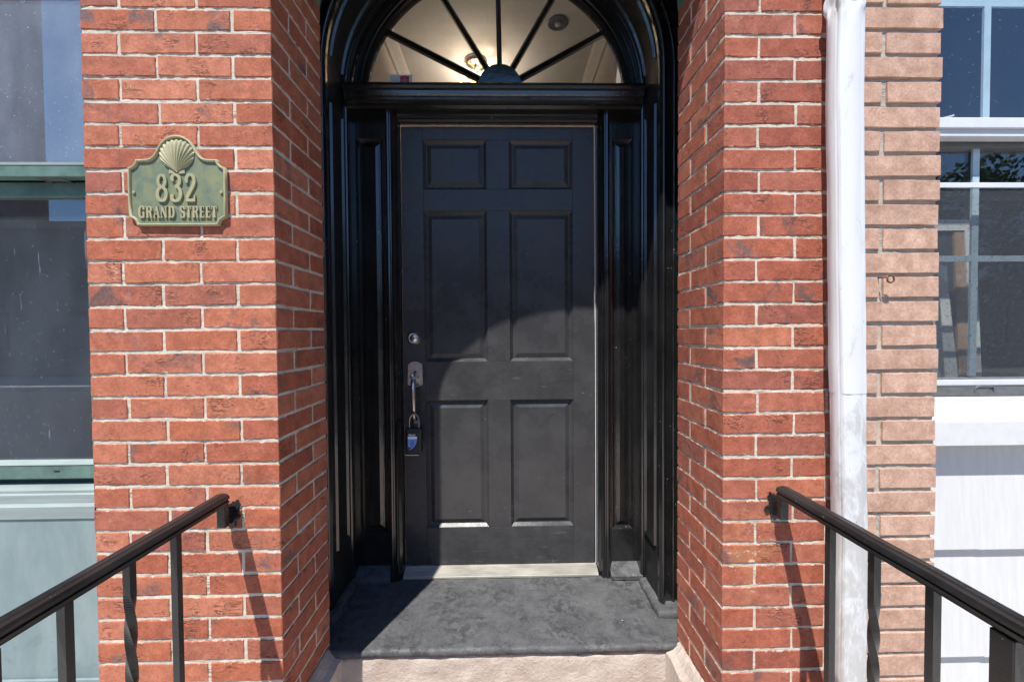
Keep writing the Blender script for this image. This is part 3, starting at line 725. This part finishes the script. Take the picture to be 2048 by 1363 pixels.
# ---- address plaque
PX, PZ0 = -.9035, 1.440
plq = thing('address_plaque', (PX, -.004, PZ0), 'green patina plaque with scallop shell, number 832 and street name on brick pier', 'plaque')
hw, hs, KP = .1335, .1818, .0222
def base_outline():
    h = []                                    # right half, bottom centre to crown top
    h += [(0., 0.), (.06, 0.), (hw-KP, 0.)]
    h += [(hw-KP*math.cos(R(a_)), KP*math.sin(R(a_))) for a_ in (20, 42, 65, 88)]
    h += [(hw, .07), (hw, .12)]
    h += [(hw-KP*math.sin(R(a_)), hs-KP*math.cos(R(a_))) for a_ in (2, 25, 48, 70)]
    h += [(hw-KP, hs), (.092, hs), (.0794, .1826), (.0715, .1855), (.0646, .1907), (.0600, .1970), (.0561, .2034), (.0525, .2100)]
    h += [(.053*math.cos(R(a_)), .1949+.053*math.sin(R(a_))) for a_ in (26, 36, 46, 56, 66, 76)]
    h += [(0., .1949+.053)]
    return h+[(-x, z) for x, z in reversed(h[1:-1])]
def outline(ins=0.):
    P = base_outline(); n_ = len(P); o = []
    for i in range(n_):
        a_, b_, c_ = Vector(P[i-1]), Vector(P[i]), Vector(P[(i+1) % n_])
        n1 = Vector((-(b_-a_).y, (b_-a_).x)).normalized(); n2 = Vector((-(c_-b_).y, (c_-b_).x)).normalized()
        m_ = n1+n2; m_ = m_/max(.5, m_.dot(n1))
        q_ = b_+m_*ins; o.append((PX+q_.x, PZ0+q_.y))
    return o
o0, o1, o2 = outline(0), outline(.0055), outline(.0068)
MB().prism(outline(.002), -.0065, -.0005).build('plaque_face', PATF, plq)
n = len(o0); yb, yf, ym = -.001, -.0125, -.0066
mb = MB(); mb.loft([[(x, yb, z) for x, z in o0], [(x, yf+.002, z) for x, z in o0], [(x*.5+u*.5, yf, z*.5+w*.5) for (x, z), (u, w) in zip(o0, o1)], [(x, yf+.001, z) for x, z in o1], [(x, ym+.0005, z) for x, z in o2]], True, False)
mb.build('rim', PATR, plq)
# scallop shell
hx, hzz = PX, PZ0+.1466
RT = [(0, .0917), (12, .0910), (22, .0885), (35, .0800), (46, .0680), (55, .0520), (60, .0400), (63, .020)]
def rad_at(d_):
    for (a1_, r1_), (a2_, r2_) in zip(RT, RT[1:]):
        if d_ <= a2_: return r1_+(r2_-r1_)*(d_-a1_)/(a2_-a1_)
    return RT[-1][1]
NA, NR = 132, 14; vs = []
for j in range(NR+1):
    q = j/NR
    for i in range(NA+1):
        a = -1+2*i/NA; ang = a*63; rib = math.cos(a*math.pi*15)
        rad = rad_at(abs(ang))*(.985+.015*rib)
        edge = max(0, 1-abs(a)**8)
        h = (.0070*math.sin(math.pi*min(1, q*.80+.10))*edge + .0017*rib*min(1, q*1.7))*(1 if j < NR else .2) + .0006
        vs.append((hx+math.sin(R(ang))*rad*q, -.0067-max(h, .0002), hzz+math.cos(R(ang))*rad*q))
mb = MB(); mb.add(vs, [(j*(NA+1)+i, j*(NA+1)+i+1, (j+1)*(NA+1)+i+1, (j+1)*(NA+1)+i) for j in range(NR) for i in range(NA)], True)
mb.build('scallop_shell', PATR, plq)
for s_ in (-1, 1):
    MB().prism([(hx+s_*.003, hzz-.004), (hx+s_*.022, hzz-.003), (hx+s_*.021, hzz+.008), (hx+s_*.011, hzz+.004)], -.0098, -.0066).build('shell_ear', PATR, plq)
letters('832', PX-.0575, PZ0+.0657, .076, -.0066, -.0112, plq, PATR, 'numeral', .82, .106)
hT = .0318; ws = .216/width('GRAND STREET', hT, 1., .03, .42)
letters('GRAND STREET', PX-.107, PZ0+.0215, hT, -.0066, -.0106, plq, PATR, 'letter', ws, .03, .42)
for sx in (-1, 1):
    mb = MB(); mb.lathe((PX+sx*.1195, -.0066, PZ0+.091), [(.0042, 0), (.0042, .003), (.0025, .0042), (.0012, .0038), (.0008, .0028)], 12); mb.build('screw', PATR, plq)

# ---- key safe hanging on the handle
lb = thing('key_lock_box', (-.408, .66, .585), 'black key lock box with blue and white label hanging from door handle', 'lock box')
bx0, bx1, bz0, bz1 = -.446, -.374, .597, .712
MB().box(bx0, bx1, .640, .682, bz0, bz1, .008).build('body', PLASTIC, lb)
MB().box(bx0+.011, bx1-.014, .6375, .6405, bz0+.004, bz1-.014, .001).build('door_plate', PLASTIC, lb)
sh = catmull([(-.431, .66, .700), (-.431, .66, .745), (-.424, .66, .766), (-.410, .66, .774), (-.396, .66, .766), (-.389, .66, .745), (-.389, .66, .700)], 5)
MB().tube(sh, .0058, 10).build('shackle', plain('dark_steel', (.25, .25, .26), .3, .5, .1, 50, 0, 1.), lb)
MB().box(bx0-.002, bx1-.010, .6365, .680, bz0-.004, bz0-.0002, .001).build('base_lip', NICKEL, lb)
LBL = plain('blue_label', (.16, .28, .72), .35, .5, .1, 50, 0); LBW = plain('white_label', (.72, .78, .86), .4, .5, .04, 50, 0); LBD = plain('navy_label', (.02, .03, .12), .4, .5, .1, 50, 0)
q = [(bx0+.013, .667), (bx0+.013, .618)] + [(bx0+.013+.040*math.sin(R(a)), .667-.049*math.cos(R(a))) for a in (15, 30, 45, 60, 75, 90)]
MB().prism(q, .6366, .6374).build('blue_label', LBL, lb)
MB().box(bx0+.013, bx0+.053, .6366, .6374, .6672, .678).build('white_band', LBW, lb)
MB().prism([(bx0+.0132, .632), (bx0+.0132, .6185), (bx0+.024, .6235), (bx0+.034, .634), (bx0+.024, .629)], .6358, .6365).build('dark_corner', LBD, lb)
mb = MB(); k = [(bx0+.025, .660), (bx0+.039, .660), (bx0+.0385, .640), (bx0+.032, .632), (bx0+.0255, .640)]
ribbon(mb, [(x, z) for x, z in k+[k[0]]], .0016, .6364, .6359, (0, 0), 1.); mb.build('shield_outline', LBD, lb)
mb = MB(); ribbon(mb, ell(bx0+.032, .648, .0035, .006, 0, 360), .0016, .6364, .6358, (0, 0), 1.); mb.build('key_mark', LBD, lb)
tc = bpy.data.curves.new('maker_name', 'FONT'); tc.body = 'Master'; tc.size = .0115; tc.extrude = .0002; tc.shear = .25; tc.offset = .0002
tmp = bpy.data.objects.new('tmp_text', tc); COL.objects.link(tmp)
dg = bpy.context.evaluated_depsgraph_get(); me = bpy.data.meshes.new_from_object(tmp.evaluated_get(dg)); bpy.data.objects.remove(tmp)
me.transform(Matrix.Translation((bx0+.014, .6368, .6815)) @ Matrix.Rotation(math.pi/2, 4, 'X')); me.materials.clear()
obj('maker_name', me, LBW, lb)
tc = bpy.data.curves.new('shield_words', 'FONT'); tc.body = 'THE\nSALVATION\nARMY'; tc.size = .0085; tc.align_x = 'CENTER'; tc.extrude = .0001; tc.space_line = .95
tmp = bpy.data.objects.new('tmp_text', tc); COL.objects.link(tmp)
dg = bpy.context.evaluated_depsgraph_get(); me = bpy.data.meshes.new_from_object(tmp.evaluated_get(dg)); bpy.data.objects.remove(tmp)
me.transform(Matrix.Translation((-.447, .7172, 2.2965)) @ Matrix.Diagonal((.72, 1, 1, 1)) @ Matrix.Rotation(math.pi/2, 4, 'X')); me.materials.clear()
obj('shield_words', me, LBW, sk)

# ------------------------------------------------------------------ hand rails
def rail_prof(z):
    h = [(-.018, 0), (-.0185, .006), (-.0150, .0075), (-.0155, .010), (-.0190, .012), (-.0195, .018), (-.016, .023), (-.010, .0255), (-.0085, .0245), (-.005, .027)]
    return [(x, z+w) for x, w in h] + [(-x, z+w) for x, w in reversed(h)]
def handrail(X, side, label, ys, newel):
    t = thing('handrail', (X, -.6, -.19), label, 'handrail', 'iron handrails either side of the landing')
    ye = -.035 if side > 0 else -.03
    rings = []
    N = 40
    for i in range(N+1):
        y = ye+(-1.62-ye)*i/N
        wob = .0012*noise.noise(Vector((X*3, y*9, 0)))
        rings.append([(X+x+wob, y, z+wob) for x, z in rail_prof(.672)])
    MB().loft(rings, True, True, False).build('rail', IRON, t)
    # bottom channel under the cap
    MB().box(X-.0125, X+.0125, -1.60, ye-.012, .666, .6715).build('channel', IRON, t)
    for i, (y, tw0, tw1, turns) in enumerate(ys):
        hwid = .0075; rings = []
        for k in range(161):
            z = .6655+(-.186-.6655)*k/160
            u = min(1, max(0, (tw0-z)/(tw0-tw1))) if tw0 > tw1 else 0
            a = math.pi/4*0+2*math.pi*turns*u
            rings.append([(X+hwid*1.414*math.cos(a+math.pi/4+math.pi/2*c), y+hwid*1.414*math.sin(a+math.pi/4+math.pi/2*c), z) for c in range(4)])
        MB().loft(rings, True, True, False).build('baluster', IRON, t)
    for y in newel: MB().box(X-.016, X+.016, y-.016, y+.016, -.188, .6655, .002).build('newel_post', IRON, t)
    # wall bracket: lug below the rail end, scrolled flange let into the brick
    sx = side
    lug = MB(); lug.box(X-.012, X+.012, ye-.010, ye+.006, .605, .6715, .002)
    lug.prism([(ye+.005, .652), (ye+.005, .612), (.004, .598), (.006, .640)], X-.008, X+.008, 'x')
    lug.build('wall_bracket', IRON, t)
    fl = [(-.026, -.002), (-.020, -.010), (-.010, -.004), (-.006, -.026), (.002, -.032), (.010, -.026), (.012, -.008), (.022, -.004), (.026, .006), (.016, .010), (.012, .034), (-.004, .036), (-.012, .012), (-.022, .008)]
    MB().prism([(X+sx*(-.004)+x, .618+z) for x, z in fl], -.006, .004).build('wall_flange', IRON, t)
    rr_ = random.Random(int(X*100)); pts = []
    for i in range(40):
        a = 2*math.pi*i/40; q = .018+.004*math.sin(3*a+X)+.0025*math.sin(7*a)+rr_.uniform(-.001, .001); pts.append((X-side*.012*0+(.014 if side < 0 else -.006)+q*.75*math.cos(a), .648+q*1.05*math.sin(a)))
    MB().prism(pts, -.0028, .003).build('mastic_patch', SOOT, t)
    return t
handrail(-.783, -1, 'black iron handrail with twisted balusters mounted below the address plaque', [(-.190, .66, .65, 0), (-.308, .60, .05, 1.6), (-.430, .52, -.1, 1.3), (-.665, .6, 0, 1.5), (-.785, .6, 0, 1.5), (-.905, .6, 0, 1.5), (-1.025, .6, 0, 1.5)], (-.548, -1.60))
handrail(.783, 1, 'black iron handrail with twisted balusters mounted beside the white downspout', [(-.203, .66, .65, 0), (-.318, .56, .05, 1.7), (-.435, .50, -.1, 1.2), (-.665, .6, 0, 1.5), (-.785, .6, 0, 1.5), (-.905, .6, 0, 1.5), (-1.025, .6, 0, 1.5)], (-.548, -1.60))

# ------------------------------------------------------------------ downspout
dsp = thing('downspout', (.95, -.05, ZP), 'dented white metal downspout where the red brick meets the pink brick', 'downspout')
def spout(z0, z1, wx, wy, seed, flare=0.):
    N = max(8, int((z1-z0)/.012)); rings = []; K = 96
    for i in range(N+1):
        z = z0+(z1-z0)*i/N
        cx = .930+.026*max(0, min(1, (1.75-z)/1.2)); cy = -.058
        cr = math.exp(-((z-2.02)/.035)**2)
        ring = []
        for k in range(K):
            a = 2*math.pi*k/K; c, s_ = math.cos(a), math.sin(a)
            e = .62
            x = wx/2*math.copysign(abs(c)**e, c); y = wy/2*math.copysign(abs(s_)**e, s_)
            fl_ = 1+.030*math.cos(a*8)**3
            d = noise.noise(Vector((c*1.3, s_*1.3+seed, z*5)))*.0012 + noise.noise(Vector((c*2.5, s_*2.5, z*9+seed)))*.0011
            d += cr*(.007*math.sin(a*5+1)+noise.noise(Vector((c*3, s_*3, z*60)))*.010)
            if z < z0+.03: d -= flare*(z0+.03-z)/.03*(.5+.5*math.sin(a*4))
            ring.append((cx+x*fl_+c*d, cy+y*fl_+s_*d, z))
        rings.append(ring)
    return MB().loft(rings, True, False)
spout(.965, 3.5, .0765, .060, 3., .001).build('upper_pipe', PIPE, dsp)
spout(ZP+.02, 1.01, .0742, .058, 8.).build('lower_pipe', PIPE, dsp)
for zz in (2.6, -.2):
    MB().box(.895, .985, -.028, .0005, zz, zz+.03, .002).build('strap', PIPE, dsp)

# ------------------------------------------------------------------ pink brick neighbour
nb_ = thing('neighbour_house', (1.6, .1, ZP), 'neighbouring house with pink brick pier, white window and white shingles', 'house')
PC, PZ = .06865, 2.048
mb = MB(); YP = -.02; d = .0065
H = ZT+.6-ZB
mortar_sheet(mb, (.987, YP+d, ZB), (1.235-.987, 0, 0), (0, 0, H), 32, int(H/.008), (0, -1, 0), .0022, 60)
mb.box(.987, 1.234, YP+d+.004, .3, ZB, ZB+H); pk = mb.build('brick_wall', GREYM, nb_); pk['label'] = 'pink brick pier with deeply raked joints'
for k in range(-5, 35):
    z1, z0 = PZ-PC*k-.0062, PZ-PC*(k+1)+.0062
    if k % 2 == 0: brick(pk, PINK, .989, 1.241+rng.uniform(-.004, .004), YP, .09, z0, z1)
    else:
        xj = 1.080+(PZ-PC*k-2)*.005+rng.uniform(-.004, .004)
        brick(pk, PINK, .989, xj-.007, YP, .09, z0, z1); brick(pk, PINK, xj+.007, 1.241+rng.uniform(-.003, .003), YP, .09, z0, z1)
nx0, nx1 = 1.236, 2.20
MB().box(nx1, 3.2, YP, .3, ZB, 3.6).build('side_wall', PINK, nb_)
MB().box(.987, nx1, YP+.002, .3, 2.92, 3.6).build('upper_wall', PINK, nb_)
wn = MB(); wn.box(nx0, nx0+.03, .05, .19, .93, 2.91); wn.box(nx1-.03, nx1-.001, .05, .19, .93, 2.91)
w2 = wn.build('window', VINYL, nb_); w2['label'] = 'white vinyl sash window with half insect screen'
a0, a1 = nx0+.0305, nx1-.031; YU, YLo = .062, .098
MB().box(a0, a1, YU, YU+.005, 1.768, 2.9).build('upper_pane', GL_R, w2)
MB().box(a0, a1, YLo, YLo+.005, .985, 1.72).build('lower_pane', GL_R, w2)
MB().box(a0, a1, .032, .075, 1.735, 1.766, .002).build('meeting_rail', VINYL, w2)
MB().box(a0, a1, .040, .0748, 1.714, 1.7345, .001).build('meeting_rail_lip', VINYL, w2)
MB().box(a0, a1, .080, .115, 1.70, 1.735, .001).build('lower_sash_top_rail', DARKAL, w2)
for x in (1.468, 1.80): MB().box(x, x+.021, YU+.0055, YU+.012, 1.77, 2.9).build('muntin', BLUEV, w2)
MB().box(a0, a1, YU+.0056, YU+.0125, 2.118, 2.14).build('muntin', BLUEV, w2)
for x in (1.468, 1.80): MB().box(x, x+.021, YLo-.007, YLo-.0005, .99, 1.70).build('muntin', BLUEV, w2)
MB().box(a0, a1, YLo-.0065, YLo-.0006, 1.350, 1.368).build('muntin', BLUEV, w2)
MB().box(a0, a1, YLo-.012, YLo+.02, .95, .984, .001).build('bottom_rail', VINYL, w2)
MB().box(a0, a1, .040, .050, 1.562, 1.577, .001).build('screen_top_bar', VINYL, w2)
MB().box(a0, a1, .044, .0452, .985, 1.5618).build('insect_screen', SCREEN, w2)
MB().box(a0, a1, .040, .050, .968, .9845, .001).build('screen_bottom_bar', VINYL, w2)
mb = MB(); mb.box(a0, a1, .034, .08, .936, .962); mb.build('sill_track', DARKAL, w2)
mb = MB(); mb.tube(catmull([(1.415, .033, .951), (1.42, .031, .964), (1.435, .031, .967), (1.455, .031, .967), (1.47, .031, .964), (1.475, .033, .951)], 4), .0018, 6); mb.build('screen_latch', DARKAL, w2)
mb = MB(); mb.prism([(.12, .935), (.030, .934), (.026, .928), (.026, .918), (.012, .914), (-.012, .868), (-.012, .80), (.12, .80)], nx0+.002, nx1-.002, 'x'); mb.build('sill', WHITES, nb_)
# white shingles below the sill, each course a row of boards with butt steps
core_ = MB().box(nx0, nx1-.002, .06, .28, ZB, .79).build('shingle_backing', WHITE, nb_)
zt = .80
rg_ = random.Random(5)
course = [(.80, .475), (.475, .140), (.140, -.20), (-.20, -.55)]
for ci, (t1, t0) in enumerate(course):
    x = nx0+.001-(.05 if ci % 2 else 0)
    xs = [x]
    first = {0: .195, 1: .27}.get(ci, .2)
    while x < nx1-.08: x += first if len(xs) == 1 else rg_.uniform(.13, .26); xs.append(min(x, nx1-.003))
    for a, b in zip(xs, xs[1:]):
        a = max(a, nx0+.001)
        dz = rg_.uniform(-.003, .006); yb = .030
        if b-a < .02: continue
        MB().prism([(.0595, t1+.0), (.048, t1+.0), (yb, t0-dz), (.0595, t0-dz)], a, b, 'x').build('shingle', WHITE, nb_)
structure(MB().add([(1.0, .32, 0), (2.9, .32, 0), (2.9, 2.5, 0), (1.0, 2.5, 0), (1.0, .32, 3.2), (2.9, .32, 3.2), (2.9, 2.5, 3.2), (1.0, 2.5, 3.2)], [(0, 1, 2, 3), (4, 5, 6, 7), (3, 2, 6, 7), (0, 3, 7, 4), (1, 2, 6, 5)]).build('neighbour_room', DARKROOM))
# things standing inside the right window
def leaning(name, x0, x1, z0, z1, y, wid, lean, label, mt, cat, solid=None):
    t = thing(name, ((x0+x1)/2, y, z0), label, cat)
    def quad(xa, xb, za, zb, mt, nm, dy=0., th=.02):
        def pt(x, z, yy): return (x+(z-z0)*lean, yy+(z-z0)*.12, z)
        mb = MB(); mb.add([pt(xa, za, y+dy), pt(xb, za, y+dy), pt(xb, zb, y+dy), pt(xa, zb, y+dy), pt(xa, za, y+dy+th), pt(xb, za, y+dy+th), pt(xb, zb, y+dy+th), pt(xa, zb, y+dy+th)], [(0, 1, 2, 3), (7, 6, 5, 4), (0, 4, 5, 1), (3, 2, 6, 7), (0, 3, 7, 4), (1, 5, 6, 2)])
        mb.build(nm, mt, t)
    quad(x0, x0+wid, z0, z1, mt, 'frame_stile'); quad(x1-wid, x1, z0, z1, mt, 'frame_stile')
    quad(x0+wid, x1-wid, z1-wid, z1, mt, 'frame_rail'); quad(x0+wid, x1-wid, z0, z0+wid, mt, 'frame_rail')
    quad(x1-wid*1.9, x1-wid-.001, z0+wid, z1-wid, WOOD, 'frame_edge', .004)
    if solid: quad(x0+wid, x1-wid*1.9, z0+wid, z1-wid, solid, 'frame_back', .012, .004)
leaning('picture_frame', 1.34, 1.715, .55, 1.555, .24, .042, .085, 'pale wooden frame leaning inside the white sash window behind the screen', BOARDW, 'frame', DARKROOM)
leaning('leaning_board', 1.34, 1.60, .55, 1.37, .19, .09, .01, 'pale door panel leaning in front of the wooden frame inside window', BOARDW, 'board', BOARDW)
pp = thing('paper_stack', (1.38, .09, 1.766), 'small heap of pale papers on the meeting rail inside the right window', 'papers')
for i, (x, a, w_) in enumerate(((1.37, .0, .05), (1.375, .02, .055), (1.36, .25, .05))):
    o = MB().box(-w_/2, w_/2, -.012, .012, -.002, .002).build('paper', BOARDW, pp); o.matrix_parent_inverse = Matrix.Translation(-pp.location); o.location = (x, .084, 1.7715+i*.006+(.004 if i == 2 else 0)); o.rotation_euler = (0, -a, 0)
# screw eyes
se = thing('screw_eye', (1.071, -.02, 1.278), 'rusty screw eye set in a joint of the pink bricks', 'hook')
MB().tube([(1.064, -.008, 1.286), (1.066, -.045, 1.284)], .0022, 8).build('shank', RUST, se)
MB().tube([(1.0755+.0095*math.cos(R(a)), -.047, 1.278+.0095*math.sin(R(a))) for a in range(140, 140+350, 20)], .0022, 8).build('eye', RUST, se)
sp = MB(); sp.lathe((1.078, YP, .372), [(.009, -.001), (.009, .001), (.006, .003), (.003, .0035), (.001, .001)], 14); tag(sp.build('wall_plug', DARKAL), 'small metal plug in a low pink brick behind the rail', 'plug')

# ------------------------------------------------------------------ across the street (seen only as reflections and bounce)
def far_house(x0, x1, y, h, mt, label, nwin, roof):
    t = thing('far_house', ((x0+x1)/2, y, ZP), label, 'house', 'houses across the street')
    MB().box(x0, x1, y-7, y, ZP, h).build('wall', mt, t); MB().box(x0-.2, x1+.2, y-7.2, y+.3, h+.001, h+roof, .03).build('cornice', FARC, t)
    fl_ = max(1, int((h-ZP)/3.1))
    for f in range(fl_):
        for i in range(nwin):
            xc = x0+(x1-x0)*(i+.5)/nwin; zc = ZP+1.9+f*3.0
            w_ = MB().box(xc-.5, xc+.5, y+.002, y+.06, zc-.8, zc+.8, .01).build('window', FARB, t); MB().box(xc-.42, xc+.42, y+.061, y+.07, zc-.72, zc+.72).build('pane', DARKAL, w_)
far_house(-42, -26.9, -16, 26.5, FARB, 'tall brown brick house across the street', 5, .5)
far_house(-26.6, -9.5, -16, 5.6, FARC, 'low grey stucco garage across the street', 5, .3)
far_house(-9.4, 4.6, -16.5, 4.6, FARB, 'single storey brick shed across the street', 5, .3)
far_house(4.7, 30, -18, 3.2, FARC, 'long low stucco building behind street trees', 8, .3)
def tree(x, y, h, rad, seed, label):
    r = random.Random(seed); t = thing('street_tree', (x, y, ZP), label, 'tree', 'trees across the street')
    mb = MB(); mb.tube([(x, y, ZP), (x+.1, y, ZP+h*.3), (x-.1, y+.1, ZP+h*.55)], [.22, .16, .09], 10)
    tips = []
    for i in range(9):
        a = 2*math.pi*i/9; z0 = ZP+h*(.3+.02*i); e = (x+rad*.75*math.cos(a), y+rad*.75*math.sin(a), z0+h*r.uniform(.15, .4)); mb.tube([(x, y, z0), ((x+e[0])/2, (y+e[1])/2, z0+h*.13), e], [.07, .05, .02], 6); tips.append(e)
    mb.build('trunk', BARK, t)
    cl = []
    for i in range(46):
        a, b = r.uniform(0, 2*math.pi), r.uniform(-.7, 1.); rr_ = rad*r.uniform(.35, 1.)*math.sqrt(max(.1, 1-b*b*.75))
        cl.append((x+rr_*math.cos(a), y+rr_*math.sin(a), ZP+h*.66+b*h*.32, r.uniform(.45, .95)))
    vs, fs = [], []
    for cx, cy, cz, cr_ in cl:
        for _ in range(130):
            d = Vector((r.gauss(0, 1), r.gauss(0, 1), r.gauss(0, 1))).normalized()*cr_*r.random()**.45; p = Vector((cx, cy, cz))+d
            u = Vector((r.gauss(0, 1), r.gauss(0, 1), r.gauss(0, 1))).normalized(); w_ = u.orthogonal().normalized(); s_ = r.uniform(.07, .14); k = len(vs)
            vs += [p+u*s_, p+w_*s_*.5, p-u*s_, p-w_*s_*.5]; fs.append((k, k+1, k+2, k+3))
    MB_ = MB(); MB_.add(vs, fs); me = bpy.data.meshes.new('crown'); me.from_pydata([tuple(v) for v in vs], [], fs); obj('crown', me, LEAF, t)
tree(11.5, -12.8, 6.6, 2.6, 1, 'broad leafy street tree opposite, next to the brick shed'); tree(16.5, -13.2, 7.4, 3.0, 2, 'tallest leafy street tree opposite'); tree(22., -13., 6.4, 2.8, 3, 'leafy street tree furthest along the far pavement')
